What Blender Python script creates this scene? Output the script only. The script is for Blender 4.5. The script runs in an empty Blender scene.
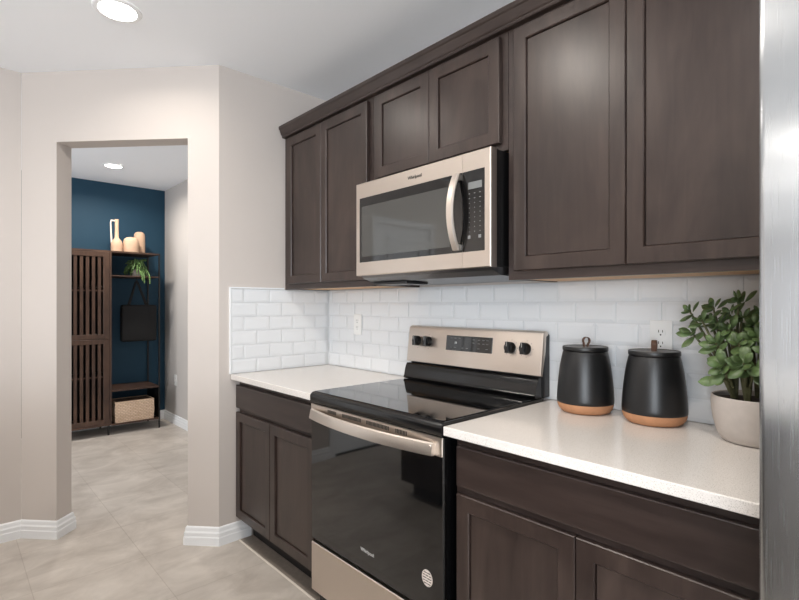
import bpy, bmesh, math, random
from mathutils import Vector, Matrix
C = bpy.context.scene.collection
PI = math.pi
random.seed(4)

# ------------------------------------------------------------------ camera
CAM = Vector((2.6019, -1.7868, 1.2943)); YAW = 0.8259; F_PX = 491.64
cd = bpy.data.cameras.new('camera'); cam = bpy.data.objects.new('camera', cd); C.objects.link(cam)
cam.location = CAM; cam.rotation_euler = (PI/2, 0, YAW)
cd.sensor_fit = 'HORIZONTAL'; cd.sensor_width = 36.0; cd.lens = F_PX/799*36.0
cd.shift_x = 0.0; cd.shift_y = (304.4-300)/799
cd.clip_start = 0.05
bpy.context.scene.camera = cam

# ------------------------------------------------------------------ world / light / exposure
w = bpy.data.worlds.new('world'); bpy.context.scene.world = w; w.use_nodes = True
w.node_tree.nodes['Background'].inputs[0].default_value = (0.86, 0.93, 1.0, 1)
w.node_tree.nodes['Background'].inputs[1].default_value = 1.0
vs = bpy.context.scene.view_settings
vs.view_transform = 'Standard'; vs.look = 'None'; vs.gamma = 1.0; vs.use_curve_mapping = False
vs.exposure = 0.62

def area(name, loc, rot, sx, sy, power, col):
    l = bpy.data.lights.new(name, 'AREA'); l.shape = 'RECTANGLE'; l.size = sx; l.size_y = sy
    l.energy = power; l.color = col
    o = bpy.data.objects.new(name, l); C.objects.link(o); o.location = loc; o.rotation_euler = rot
    return o
# added fill lamps with a daylight tint, rear and right at unseen openings
area('fill_rear', (5.0, -6.93, 1.25), (-PI/2, 0, PI), 2.6, 2.2, 165, (0.86, 0.93, 1.0))
area('fill_right', (6.43, -3.6, 1.25), (PI/2, 0, PI/2), 3.6, 2.2, 34, (0.86, 0.93, 1.0))
area('fill_hall', (-2.1, -2.93, 1.3), (-PI/2, 0, PI), 1.4, 2.0, 24, (0.92, 0.96, 1.0))  # added hallway fill, set before a wall without an opening
CAN_W = 7.0; CAN_COL = (1.0, 0.92, 0.83)
CANS = [(0.184, -1.235), (1.33, -1.33), (2.5, -1.30), (-0.1, -3.3), (2.07, -3.3), (1.94, -4.15), (4.2, -2.4), (4.2, -4.6), (0.0, -5.2)]
HALL_CAN = (-2.555, -0.645)

# ------------------------------------------------------------------ constants
ZC = 2.583
A_ = Vector((0.0, -0.708)); B_ = Vector((-0.836, -1.478))
D_ = (A_-B_).normalized(); N_ = Vector((-D_.y, D_.x))
L_ = B_ + D_*(Vector((-0.684, -1.338))-B_).length
R_ = B_ + D_*(Vector((-0.128, -0.827))-B_).length
TH = 0.111
XL = -0.836
ZT = 0.914

# ------------------------------------------------------------------ materials
MATS = {}
def nm(name):
    m = bpy.data.materials.new(name); m.use_nodes = True
    nt = m.node_tree; b = nt.nodes['Principled BSDF']
    MATS[name] = m
    return m, nt, b
def lin(c):
    return tuple(((v/255)/12.92 if v/255 <= 0.04045 else ((v/255+0.055)/1.055)**2.4) for v in c)+(1.0,)
def simple(name, rgb, rough=0.5, metal=0.0, spec=0.5, coat=0.0, noise=0.0, nscale=30, bump=0.0, bscale=200):
    m, nt, b = nm(name)
    b.inputs['Base Color'].default_value = lin(rgb); b.inputs['Roughness'].default_value = rough
    b.inputs['Metallic'].default_value = metal; b.inputs['Specular IOR Level'].default_value = spec
    b.inputs['Coat Weight'].default_value = coat; b.inputs['Coat Roughness'].default_value = 0.05
    N = nt.nodes; K = nt.links
    tc = N.new('ShaderNodeTexCoord')
    if noise > 0:
        n = N.new('ShaderNodeTexNoise'); n.inputs['Scale'].default_value = nscale; n.inputs['Detail'].default_value = 5
        K.new(tc.outputs['Object'], n.inputs['Vector'])
        r = N.new('ShaderNodeValToRGB'); c = lin(rgb)
        r.color_ramp.elements[0].position = 0.3; r.color_ramp.elements[1].position = 0.7
        r.color_ramp.elements[0].color = tuple(v*(1-noise) for v in c[:3])+(1,)
        r.color_ramp.elements[1].color = tuple(min(1, v*(1+noise)) for v in c[:3])+(1,)
        K.new(n.outputs['Fac'], r.inputs['Fac']); K.new(r.outputs['Color'], b.inputs['Base Color'])
    if bump > 0:
        n2 = N.new('ShaderNodeTexNoise'); n2.inputs['Scale'].default_value = bscale; n2.inputs['Detail'].default_value = 3
        K.new(tc.outputs['Object'], n2.inputs['Vector'])
        bp = N.new('ShaderNodeBump'); bp.inputs['Strength'].default_value = bump; bp.inputs['Distance'].default_value = 0.002
        K.new(n2.outputs['Fac'], bp.inputs['Height']); K.new(bp.outputs['Normal'], b.inputs['Normal'])
    return m
def wood(name, c0, c1, axis, rough=0.33, scale=1.0, coat=0.0):
    """stained wood, fine grain running along `axis`, with soft cloudy figure"""
    m, nt, b = nm(name); N = nt.nodes; K = nt.links
    tc = N.new('ShaderNodeTexCoord'); mp = N.new('ShaderNodeMapping')
    s = [38*scale]*3; s['xyz'.index(axis)] = 4.0*scale
    mp.inputs['Scale'].default_value = s
    K.new(tc.outputs['Object'], mp.inputs['Vector'])
    n1 = N.new('ShaderNodeTexNoise'); n1.inputs['Scale'].default_value = 1.6; n1.inputs['Detail'].default_value = 6; n1.inputs['Distortion'].default_value = 0.8
    K.new(mp.outputs['Vector'], n1.inputs['Vector'])
    mp2 = N.new('ShaderNodeMapping'); s2 = [7*scale]*3; s2['xyz'.index(axis)] = 2.4*scale; mp2.inputs['Scale'].default_value = s2
    K.new(tc.outputs['Object'], mp2.inputs['Vector'])
    n2 = N.new('ShaderNodeTexNoise'); n2.inputs['Scale'].default_value = 1.0; n2.inputs['Detail'].default_value = 4; n2.inputs['Distortion'].default_value = 1.2
    K.new(mp2.outputs['Vector'], n2.inputs['Vector'])
    mx = N.new('ShaderNodeMix'); mx.data_type = 'FLOAT'; mx.inputs['Factor'].default_value = 0.72
    K.new(n1.outputs['Fac'], mx.inputs[2]); K.new(n2.outputs['Fac'], mx.inputs[3])
    r = N.new('ShaderNodeValToRGB'); r.color_ramp.elements[0].position = 0.34; r.color_ramp.elements[1].position = 0.64
    r.color_ramp.elements[0].color = lin(c0); r.color_ramp.elements[1].color = lin(c1)
    K.new(mx.outputs[0], r.inputs['Fac']); K.new(r.outputs['Color'], b.inputs['Base Color'])
    b.inputs['Roughness'].default_value = rough; b.inputs['Coat Weight'].default_value = coat; b.inputs['Coat Roughness'].default_value = 0.25
    bp = N.new('ShaderNodeBump'); bp.inputs['Strength'].default_value = 0.10; bp.inputs['Distance'].default_value = 0.001
    K.new(n1.outputs['Fac'], bp.inputs['Height']); K.new(bp.outputs['Normal'], b.inputs['Normal'])
    return m
def steel(name, rgb, rough, axis='x', aniso=0.0):
    """brushed metal, brush lines along axis"""
    m, nt, b = nm(name); N = nt.nodes; K = nt.links
    b.inputs['Metallic'].default_value = 1.0; b.inputs['Base Color'].default_value = lin(rgb); b.inputs['Roughness'].default_value = rough
    tc = N.new('ShaderNodeTexCoord'); mp = N.new('ShaderNodeMapping')
    s = [900]*3; s['xyz'.index(axis)] = 6; mp.inputs['Scale'].default_value = s
    K.new(tc.outputs['Object'], mp.inputs['Vector'])
    n = N.new('ShaderNodeTexNoise'); n.inputs['Scale'].default_value = 1.0; n.inputs['Detail'].default_value = 2
    K.new(mp.outputs['Vector'], n.inputs['Vector'])
    mr = N.new('ShaderNodeMapRange'); mr.inputs['To Min'].default_value = rough*0.8; mr.inputs['To Max'].default_value = rough*1.25
    K.new(n.outputs['Fac'], mr.inputs['Value']); K.new(mr.outputs['Result'], b.inputs['Roughness'])
    if aniso:
        b.inputs['Anisotropic'].default_value = aniso
        t = N.new('ShaderNodeCombineXYZ'); t.inputs[0].default_value = 1.0
        K.new(t.outputs[0], b.inputs['Tangent'])
    return m

simple('wall_paint', (203, 195, 189), 0.75, bump=0.12, bscale=260, spec=0.3)
simple('hall_paint', (196, 191, 187), 0.75, bump=0.1, bscale=260, spec=0.3)
simple('blue_paint', (34, 70, 92), 0.6, bump=0.08, bscale=260, spec=0.35)
simple('ceiling_paint', (246, 249, 253), 0.85, bump=0.35, bscale=130, spec=0.2)
simple('trim_white', (240, 242, 244), 0.35)
simple('plastic_white', (236, 236, 234), 0.3)
simple('slot_dark', (40, 38, 36), 0.5)
simple('tile_glaze', (226, 228, 230), 0.16, spec=0.5)
simple('tile_grout', (214, 216, 217), 0.8)
wood('wood_vertical', (40, 30, 27), (64, 52, 47), 'z')
wood('wood_horizontal', (40, 30, 27), (60, 49, 45), 'x')
wood('wood_panel', (41, 31, 28), (66, 54, 49), 'z', scale=0.7)
simple('gap_dark', (22, 19, 18), 0.6)
wood('maple_raw', (206, 160, 108), (224, 182, 132), 'x', 0.5)
simple('glass_black', (12, 12, 13), 0.04, spec=0.6, coat=0.3)
simple('glass_window', (64, 64, 62), 0.05, spec=0.7, coat=0.3)
simple('enamel_black', (14, 14, 15), 0.18, spec=0.5)
simple('plastic_black', (11, 11, 12), 0.35)
simple('mark_light', (196, 196, 194), 0.5)
simple('display_grey', (112, 114, 114), 0.3)
steel('steel_warm', (212, 201, 191), 0.34, 'x')
steel('steel_bright', (226, 216, 206), 0.36, 'x')
steel('steel_fridge', (186, 189, 192), 0.25, 'z', 0.92)
simple('key_grey', (120, 120, 120), 0.5)
simple('steel_dull', (120, 120, 122), 0.35, metal=1.0)
simple('sticker_paper', (232, 222, 214), 0.6)
simple('sticker_print', (104, 96, 92), 0.6)
simple('ceramic_black', (22, 22, 23), 0.36, noise=0.10, nscale=25)
simple('terracotta', (180, 130, 94), 0.75, noise=0.08, nscale=60)
simple('leather', (96, 66, 48), 0.55, noise=0.2, nscale=90)
simple('lid_top', (92, 92, 93), 0.45)
simple('pot_grey', (188, 180, 174), 0.65, noise=0.05, nscale=40, bump=0.06, bscale=150)
simple('soil', (54, 42, 34), 0.95, noise=0.4, nscale=120, bump=0.8, bscale=120)
simple('leaf', (86, 108, 66), 0.38, noise=0.42, nscale=32)
simple('stem', (92, 92, 62), 0.7, noise=0.25, nscale=60)
simple('trailing_leaf', (92, 122, 70), 0.5, noise=0.45, nscale=60)
simple('vase_clay', (204, 172, 146), 0.85, noise=0.05, nscale=30)
simple('vase_pale', (214, 204, 194), 0.8)
simple('bag_black', (16, 16, 18), 0.8, bump=0.2, bscale=300)
wood('walnut', (56, 38, 30), (88, 64, 50), 'z', 0.5)
wood('walnut_long', (56, 38, 30), (86, 63, 50), 'y', 0.5)
simple('metal_black', (18, 17, 17), 0.4)
simple('cabinet_inside', (26, 18, 15), 0.8)
simple('basket_lining', (96, 72, 58), 0.9, noise=0.2, nscale=60)
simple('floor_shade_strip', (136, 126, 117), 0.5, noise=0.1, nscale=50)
simple('caulk', (226, 218, 208), 0.5)

def quartz():
    m, nt, b = nm('quartz'); N = nt.nodes; K = nt.links
    tc = N.new('ShaderNodeTexCoord'); n = N.new('ShaderNodeTexNoise'); n.inputs['Scale'].default_value = 420; n.inputs['Detail'].default_value = 2
    K.new(tc.outputs['Object'], n.inputs['Vector'])
    r = N.new('ShaderNodeValToRGB'); r.color_ramp.elements[0].position = 0.30; r.color_ramp.elements[1].position = 0.46
    r.color_ramp.elements[0].color = lin((186, 180, 174)); r.color_ramp.elements[1].color = lin((228, 223, 218))
    K.new(n.outputs['Fac'], r.inputs['Fac']); K.new(r.outputs['Color'], b.inputs['Base Color'])
    b.inputs['Roughness'].default_value = 0.16
quartz()
def floor_tile():
    m, nt, b = nm('floor_tile'); N = nt.nodes; K = nt.links
    tc = N.new('ShaderNodeTexCoord'); mp = N.new('ShaderNodeMapping')
    T = 0.4635
    mp.inputs['Location'].default_value = (0.6+T*8, 1.04+T*16, 0)
    K.new(tc.outputs['Object'], mp.inputs['Vector'])
    br = N.new('ShaderNodeTexBrick'); br.offset = 0.0; br.squash = 1.0
    br.inputs['Scale'].default_value = 1.0; br.inputs['Brick Width'].default_value = T; br.inputs['Row Height'].default_value = T
    br.inputs['Mortar Size'].default_value = 0.0016; br.inputs['Mortar Smooth'].default_value = 0.1; br.inputs['Bias'].default_value = 0.0
    br.inputs['Color1'].default_value = (0.94, 0.94, 0.94, 1); br.inputs['Color2'].default_value = (1.04, 1.04, 1.04, 1); br.inputs['Mortar'].default_value = (0.80, 0.78, 0.76, 1)
    K.new(mp.outputs['Vector'], br.inputs['Vector'])
    mp2 = N.new('ShaderNodeMapping'); mp2.inputs['Scale'].default_value = (4.2, 2.8, 1); mp2.inputs['Rotation'].default_value = (0, 0, 0.5)
    K.new(tc.outputs['Object'], mp2.inputs['Vector'])
    n = N.new('ShaderNodeTexNoise'); n.inputs['Scale'].default_value = 1.3; n.inputs['Detail'].default_value = 9; n.inputs['Roughness'].default_value = 0.62; n.inputs['Distortion'].default_value = 0.6
    K.new(mp2.outputs['Vector'], n.inputs['Vector'])
    r = N.new('ShaderNodeValToRGB'); r.color_ramp.elements[0].position = 0.34; r.color_ramp.elements[1].position = 0.66
    r.color_ramp.elements[0].color = lin((180, 171, 162)); r.color_ramp.elements[1].color = lin((208, 200, 191))
    K.new(n.outputs['Fac'], r.inputs['Fac'])
    mx = N.new('ShaderNodeMix'); mx.data_type = 'RGBA'; mx.blend_type = 'MULTIPLY'; mx.inputs['Factor'].default_value = 1.0
    K.new(r.outputs['Color'], mx.inputs[6]); K.new(br.outputs['Color'], mx.inputs[7]); K.new(mx.outputs[2], b.inputs['Base Color'])
    b.inputs['Roughness'].default_value = 0.42
    bp = N.new('ShaderNodeBump'); bp.inputs['Strength'].default_value = 0.25; bp.inputs['Distance'].default_value = 0.0015; bp.invert = True
    K.new(br.outputs['Fac'], bp.inputs['Height']); K.new(bp.outputs['Normal'], b.inputs['Normal'])
floor_tile()
def weave():
    m, nt, b = nm('basket_weave'); N = nt.nodes; K = nt.links
    tc = N.new('ShaderNodeTexCoord'); mp = N.new('ShaderNodeMapping'); mp.inputs['Rotation'].default_value = (0, PI/2, 0)
    K.new(tc.outputs['Object'], mp.inputs['Vector'])
    br = N.new('ShaderNodeTexBrick'); br.inputs['Scale'].default_value = 1.0; br.inputs['Brick Width'].default_value = 0.03; br.inputs['Row Height'].default_value = 0.016
    br.inputs['Mortar Size'].default_value = 0.0025; br.inputs['Mortar Smooth'].default_value = 0.8
    br.inputs['Color1'].default_value = lin((214, 186, 160)); br.inputs['Color2'].default_value = lin((228, 204, 180)); br.inputs['Mortar'].default_value = lin((176, 146, 120))
    sw = N.new('ShaderNodeSeparateXYZ'); cb = N.new('ShaderNodeCombineXYZ')
    K.new(tc.outputs['Object'], sw.inputs[0]); K.new(sw.outputs['Y'], cb.inputs['X']); K.new(sw.outputs['Z'], cb.inputs['Y'])
    K.new(cb.outputs[0], br.inputs['Vector']); K.new(br.outputs['Color'], b.inputs['Base Color'])
    bp = N.new('ShaderNodeBump'); bp.inputs['Strength'].default_value = 0.7; bp.inputs['Distance'].default_value = 0.004; bp.invert = True
    K.new(br.outputs['Fac'], bp.inputs['Height']); K.new(bp.outputs['Normal'], b.inputs['Normal'])
    b.inputs['Roughness'].default_value = 0.85
weave()
m, nt, b = nm('lamp_lens')
b.inputs['Base Color'].default_value = (1, 1, 1, 1); b.inputs['Emission Color'].default_value = (1.0, 0.95, 0.88, 1); b.inputs['Emission Strength'].default_value = 9.0

# ------------------------------------------------------------------ mesh helpers
class MB:
    def __init__(s): s.bm = bmesh.new()
    def box(s, x0, x1, y0, y1, z0, z1, bev=0.0, seg=1, mat=None):
        x0, x1 = min(x0, x1), max(x0, x1); y0, y1 = min(y0, y1), max(y0, y1); z0, z1 = min(z0, z1), max(z0, z1)
        M = Matrix.Translation(((x0+x1)/2, (y0+y1)/2, (z0+z1)/2)) @ Matrix.Diagonal((x1-x0, y1-y0, z1-z0, 1))
        if mat is not None: M = mat @ M
        r = bmesh.ops.create_cube(s.bm, size=1.0, matrix=M)
        if bev > 0:
            es = list({e for v in r['verts'] for e in v.link_edges})
            bmesh.ops.bevel(s.bm, geom=es, offset=bev, segments=seg, affect='EDGES', profile=0.5, clamp_overlap=True)
        return s
    def ring_faces(s, rings, close=True, cap0=False, cap1=False):
        vr = [[s.bm.verts.new(p) for p in r] for r in rings]
        n = len(vr[0])
        for a, b_ in zip(vr[:-1], vr[1:]):
            for i in range(n if close else n-1):
                j = (i+1) % n
                try: s.bm.faces.new((a[i], a[j], b_[j], b_[i]))
                except ValueError: pass
        if cap0: s.bm.faces.new(list(reversed(vr[0])))
        if cap1: s.bm.faces.new(vr[-1])
        return vr
    def lathe(s, prof, cx, cy, seg=40, cap0=True, cap1=True, mat=None):
        rings = []
        for r, z in prof:
            ring = [Vector((cx+r*math.cos(2*PI*i/seg), cy+r*math.sin(2*PI*i/seg), z)) for i in range(seg)]
            if mat is not None: ring = [mat @ p for p in ring]
            rings.append(ring)
        s.ring_faces(rings, True, cap0, cap1); return s
    def tube(s, pts, rad, seg=8, cap=True):
        pts = [Vector(p) for p in pts]
        if not isinstance(rad, (list, tuple)): rad = [rad]*len(pts)
        rings = []
        for i, p in enumerate(pts):
            t = (pts[min(i+1, len(pts)-1)]-pts[max(i-1, 0)]).normalized()
            ref = Vector((0, 0, 1)) if abs(t.z) < 0.9 else Vector((1, 0, 0))
            u = t.cross(ref).normalized(); v = t.cross(u)
            rings.append([p+(u*math.cos(2*PI*k/seg)+v*math.sin(2*PI*k/seg))*rad[i] for k in range(seg)])
        s.ring_faces(rings, True, cap, cap); return s
    def prism(s, poly, z0, z1):
        s.ring_faces([[Vector((p[0], p[1], z0)) for p in poly], [Vector((p[0], p[1], z1)) for p in poly]], True, True, True); return s
    def extrude_x(s, prof, x0, x1):
        s.ring_faces([[Vector((x0, y, z)) for y, z in prof], [Vector((x1, y, z)) for y, z in prof]], True, True, True); return s
    def extrude_y(s, prof, y0, y1):
        s.ring_faces([[Vector((x, y0, z)) for x, z in prof], [Vector((x, y1, z)) for x, z in prof]], True, True, True); return s
    def build(s, name, mat, parent=None, O=None, smooth=False, ang=35):
        bmesh.ops.recalc_face_normals(s.bm, faces=s.bm.faces)
        if O is None and parent is not None: O = ORG[parent.name]
        if O is not None: bmesh.ops.translate(s.bm, verts=s.bm.verts, vec=-Vector(O))
        me = bpy.data.meshes.new(name); s.bm.to_mesh(me); s.bm.free()
        if smooth:
            me.polygons.foreach_set('use_smooth', [True]*len(me.polygons)); me.set_sharp_from_angle(angle=math.radians(ang))
        me.materials.append(MATS[mat])
        o = bpy.data.objects.new(name, me); C.objects.link(o)
        if parent is not None: o.parent = parent
        elif O is not None: o.location = O
        ORG[o.name] = Vector(O) if O is not None else Vector((0, 0, 0))
        return o
ORG = {}
def thing(name, label, cat, loc, group=None):
    o = bpy.data.objects.new(name, None); C.objects.link(o); o.location = loc; o.empty_display_size = 0.05
    o['label'] = label; o['category'] = cat
    if group: o['group'] = group
    ORG[o.name] = Vector(loc); return o
def tag(o, label, cat, group=None):
    o['label'] = label; o['category'] = cat
    if group: o['group'] = group
    return o
def struct(o):
    o['kind'] = 'structure'; return o
def text_part(name, body, size, M, mat, parent, depth=0.0006):
    cu = bpy.data.curves.new(name, 'FONT'); cu.body = body; cu.size = size; cu.extrude = depth; cu.align_x = 'CENTER'; cu.align_y = 'CENTER'
    t = bpy.data.objects.new('tmp_text', cu); C.objects.link(t)
    dg = bpy.context.evaluated_depsgraph_get()
    me = bpy.data.meshes.new_from_object(t.evaluated_get(dg)); bpy.data.objects.remove(t); bpy.data.curves.remove(cu)
    me.transform(Matrix.Translation(-ORG[parent.name]) @ M); me.materials.clear(); me.materials.append(MATS[mat]); me.name = name
    o = bpy.data.objects.new(name, me); C.objects.link(o); o.parent = parent; ORG[o.name] = ORG[parent.name]
    return o
FRONT = lambda x, y, z: Matrix.Translation((x, y, z)) @ Matrix.Rotation(PI/2, 4, 'X')   # lettering standing on a face that looks to -y

def sweep(name, path, prof, mat, zbase=0.0):
    """profile (outward offset, z) swept along a 2-D path, mitred; outward = right-hand side of travel"""
    P = [Vector(p) for p in path]; rings = []
    for i, p in enumerate(P):
        ns = []
        if i > 0: d = (P[i]-P[i-1]).normalized(); ns.append(Vector((d.y, -d.x)))
        if i < len(P)-1: d = (P[i+1]-P[i]).normalized(); ns.append(Vector((d.y, -d.x)))
        if len(ns) == 2:
            b_ = (ns[0]+ns[1]).normalized(); mdir = b_/max(0.2, b_.dot(ns[0]))
        else: mdir = ns[0]
        rings.append([Vector((p.x+mdir.x*o, p.y+mdir.y*o, zbase+z)) for o, z in prof])
    m_ = MB(); m_.ring_faces(rings, True, True, True)
    return struct(m_.build(name, mat))

# ------------------------------------------------------------------ room shell
struct(MB().box(-3.6, 6.6, -7.1, 0.3, -0.1, 0).build('floor', 'floor_tile'))
struct(MB().box(-3.6, 6.6, -7.1, 0.3, ZC, ZC+0.1).build('ceiling', 'ceiling_paint'))
struct(MB().box(-0.11, 6.6, 0.0, 0.1, 0, ZC).build('wall_back', 'wall_paint'))
struct(MB().prism([(0, -0.708), (0, 0), (-0.11, 0), (-0.11, -0.66)], 0, ZC).build('wall_return', 'wall_paint'))
m_ = MB()
q = lambda p, k: (p+N_*k)
m_.prism([q(R_, 0), A_, q(A_, TH), q(R_, TH)], 0, ZC)
m_.prism([B_, L_, q(L_, TH), q(B_, TH)+Vector((-0.06, -0.04))], 0, ZC)
m_.prism([L_, R_, q(R_, TH), q(L_, TH)], 2.193, ZC)
struct(m_.build('wall_diagonal', 'wall_paint'))
DY0, DY1, DZ = -1.925, -2.62, 2.04
m_ = MB(); m_.box(XL-TH, XL, -1.479, DY0, 0, ZC); m_.box(XL-TH, XL, DY1, -7.0, 0, ZC); m_.box(XL-TH, XL, DY0, DY1, DZ, ZC)
struct(m_.build('wall_left', 'wall_paint'))
# white panelled pantry door on the left wall (seen mirrored in the appliances)
m_ = MB(); m_.box(XL-0.045, XL-0.012, DY0-0.003, DY1+0.003, 0.02, DZ-0.003)
door = struct(m_.build('door_1', 'trim_white'))
m_ = MB()
for z0, z1 in ((0.22, 0.98), (1.12, 1.92)):
    y0, y1 = DY0-0.13, DY1+0.13
    for a, b_, c, d in ((y0, y0-0.025, z0, z1), (y1+0.025, y1, z0, z1), (y0, y1, z0, z0+0.025), (y0, y1, z1-0.025, z1)): m_.box(XL-0.012, XL-0.001, a, b_, c, d)
m_.build('door_moulding', 'trim_white', door)
MB().box(XL-0.045, XL-0.008, DY0-0.003, DY1+0.003, 0.001, 0.0195).build('door_gap_shade', 'slot_dark', door)  # black strip painted in for the shade of the gap under the door
m_ = MB(); m_.tube([(XL-0.012, DY1+0.06, 0.95), (XL+0.04, DY1+0.06, 0.95), (XL+0.042, DY1+0.17, 0.95)], 0.009); m_.build('door_handle', 'steel_dull', door, smooth=True)
m_ = MB(); cw = 0.06
m_.box(XL, XL+0.009, DY0, DY0+cw, 0, DZ+cw, 0.003); m_.box(XL, XL+0.009, DY1-cw, DY1, 0, DZ+cw, 0.003); m_.box(XL, XL+0.009, DY1, DY0, DZ, DZ+cw, 0.003)
struct(m_.build('trim_1', 'trim_white'))
# living area beyond the camera, with two windows added for fill light
m_ = MB(); m_.box(-0.95, 3.6, -7.0, -7.1, 0, ZC); m_.box(6.3, 6.6, -7.0, -7.1, 0, ZC); m_.box(3.6, 6.3, -7.0, -7.1, 2.4, ZC); m_.box(3.6, 6.3, -7.0, -7.1, 0, 0.1)
struct(m_.build('wall_rear', 'wall_paint'))
m_ = MB(); m_.box(6.5, 6.6, -7.0, -5.5, 0, ZC); m_.box(6.5, 6.6, -1.7, 0, 0, ZC); m_.box(6.5, 6.6, -5.5, -1.7, 2.4, ZC); m_.box(6.5, 6.6, -5.5, -1.7, 0, 0.1)
struct(m_.build('wall_right', 'wall_paint'))
m_ = MB()
for x in (3.6, 4.92, 6.24): m_.box(x, x+0.06, -7.06, -7.0, 0.1, 2.4)
m_.box(3.66, 6.24, -7.06, -7.0, 2.34, 2.4); m_.box(3.66, 6.24, -7.06, -7.0, 0.1, 0.16)
struct(m_.build('fill_window_1', 'trim_white'))
m_ = MB()
for y in (-5.5, -3.63, -1.76): m_.box(6.5, 6.56, y, y+0.06, 0.1, 2.4)
m_.box(6.5, 6.56, -5.44, -1.76, 2.34, 2.4); m_.box(6.5, 6.56, -5.44, -1.76, 0.1, 0.16)
struct(m_.build('fill_window_2', 'trim_white'))
# hallway
struct(MB().box(-3.32, -0.11, 0.042, 0.16, 0, ZC).build('wall_hall_right', 'hall_paint'))
struct(MB().box(-3.42, -3.32, -3.1, 0.16, 0, ZC).build('wall_hall_end', 'blue_paint'))
struct(MB().box(-3.32, XL-TH, -3.1, -3.0, 0, ZC).build('wall_hall_left', 'hall_paint'))

# baseboards
BP = [(0, 0), (0.017, 0), (0.017, 0.042), (0.0145, 0.048), (0.0145, 0.066), (0.010, 0.075), (0.008, 0.092), (0.004, 0.098), (0, 0.098)]
Lf, Rf = q(L_, TH), q(R_, TH)
sweep('baseboard_left', [(XL, DY0+cw), (XL, -1.478), tuple(L_), tuple(Lf), tuple(Lf-D_*0.15)][::1], BP, 'trim_white')
sweep('baseboard_right', [tuple(Rf+D_*0.13), tuple(Rf), tuple(R_), tuple(A_), (0, -0.53)], BP, 'trim_white')
sweep('baseboard_hall', [(-3.32, -2.95), (-3.32, 0.042), (-0.15, 0.042)], BP, 'trim_white')

# ------------------------------------------------------------------ backsplash: bevelled subway tile
TW, TZ = 0.155, 0.078
def tile_field(u0, u1, phase_odd, place):
    m_ = MB(); g = 0.0015; bv = 0.012; t0, t1 = 0.0058, 0.0080
    for k in range(6):
        z0 = ZT+k*TZ; z1 = min(z0+TZ, 1.380)
        ph = phase_odd + (0 if k % 2 else TW/2)
        i = math.floor((u0-ph)/TW)
        while ph+i*TW < u1-1e-6:
            a = max(u0, ph+i*TW); b_ = min(u1, ph+(i+1)*TW); i += 1
            if b_-a < 0.02: continue
            a += g; b_ -= g; c, d = z0+g, z1-g
            iv = min(bv, (b_-a)*0.4)
            r0 = [(a, c), (b_, c), (b_, d), (a, d)]; r1 = [(a+iv, c+bv), (b_-iv, c+bv), (b_-iv, d-bv), (a+iv, d-bv)]
            m_.ring_faces([[place(u, z, 0.001) for u, z in r0], [place(u, z, t0) for u, z in r0], [place(u, z, t1) for u, z in r1]], True, False, True)
    return m_
def backsplash(name, u0, u1, ph, place, grout):
    o = struct(tile_field(u0, u1, ph, place).build(name, 'tile_glaze'))
    g = grout.build('tile_grout', 'tile_grout', o)
    return o
backsplash('wall_tiles_back', 0.009, 2.412, 1.593-TW*10, lambda u, z, t: Vector((u, -t, z)), MB().box(0.0, 2.412, -0.003, -0.0002, ZT, 1.3815))
o = backsplash('wall_tiles_return', -0.644, -0.009, -0.57, lambda u, z, t: Vector((t, u, z)), MB().box(0.0002, 0.003, -0.644, 0, ZT, 1.3815))
m_ = MB(); m_.box(0.0003, 0.010, -0.652, -0.645, ZT, 1.390); m_.box(0.0003, 0.010, -0.645, -0.32, 1.383, 1.390)
m_.build('tile_edge_trim', 'trim_white', o)

# ------------------------------------------------------------------ cabinets
def shaker(parent, x0, x1, z0, z1, yf, fw=0.046):
    """shaker door: frame with a recessed panel; front face at yf (towards -y)"""
    T = 0.020
    R = lambda i, y: [Vector((x0+i, y, z0+i)), Vector((x1-i, y, z0+i)), Vector((x1-i, y, z1-i)), Vector((x0+i, y, z1-i))]
    m_ = MB(); e = 0.0025
    m_.ring_faces([R(0, yf+T), R(0, yf+e), R(e, yf), R(fw, yf), R(fw+0.003, yf+0.003), R(fw+0.003, yf+0.0185)], True, True, False)
    d = m_.build('door', 'wood_vertical', parent)
    m_ = MB(); i = fw+0.0052
    m_.box(x0+i, x1-i, yf+0.0095, yf+0.016, z0+i, z1-i); m_.build('door_panel', 'wood_panel', d)
    return d
def drawer_front(parent, x0, x1, z0, z1, yf):
    return MB().box(x0, x1, yf, yf+0.02, z0, z1, 0.003, 2).build('drawer_front', 'wood_horizontal', parent)

def wall_cabinet(label, x0, x1, z0, z1, doors):
    yb, yf = -0.315, -0.0095
    t = thing('wall_cabinet', label, 'cabinet', ((x0+x1)/2, -0.16, z0))
    m_ = MB()
    m_.box(x0, x0+0.016, yb+0.019, yf, z0+0.002, z1); m_.box(x1-0.016, x1, yb+0.019, yf, z0+0.002, z1)
    m_.box(x0+0.016, x1-0.016, yb+0.019, yf, z1-0.016, z1); m_.box(x0+0.016, x1-0.016, yf-0.006, yf, z0+0.03, z1-0.016)
    m_.build('carcass', 'wood_vertical', t)
    MB().box(x0+0.016, x1-0.016, yb+0.019, yf-0.006, z0+0.005, z0+0.018).build('bottom_panel', 'maple_raw', t)
    m_ = MB(); fw = 0.04
    m_.box(x0, x0+fw, yb, yb+0.019, z0, z1); m_.box(x1-fw, x1, yb, yb+0.019, z0, z1)
    m_.box(x0+fw, x1-fw, yb, yb+0.019, z0, z0+fw); m_.box(x0+fw, x1-fw, yb, yb+0.019, z1-fw, z1)
    m_.build('face_frame', 'wood_horizontal', t)
    for a, b_, c, d in doors: shaker(t, a, b_, c, d, yb-0.0205)
    return t
ZU = 1.380; ZD = 2.252; ZF = 2.268
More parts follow.
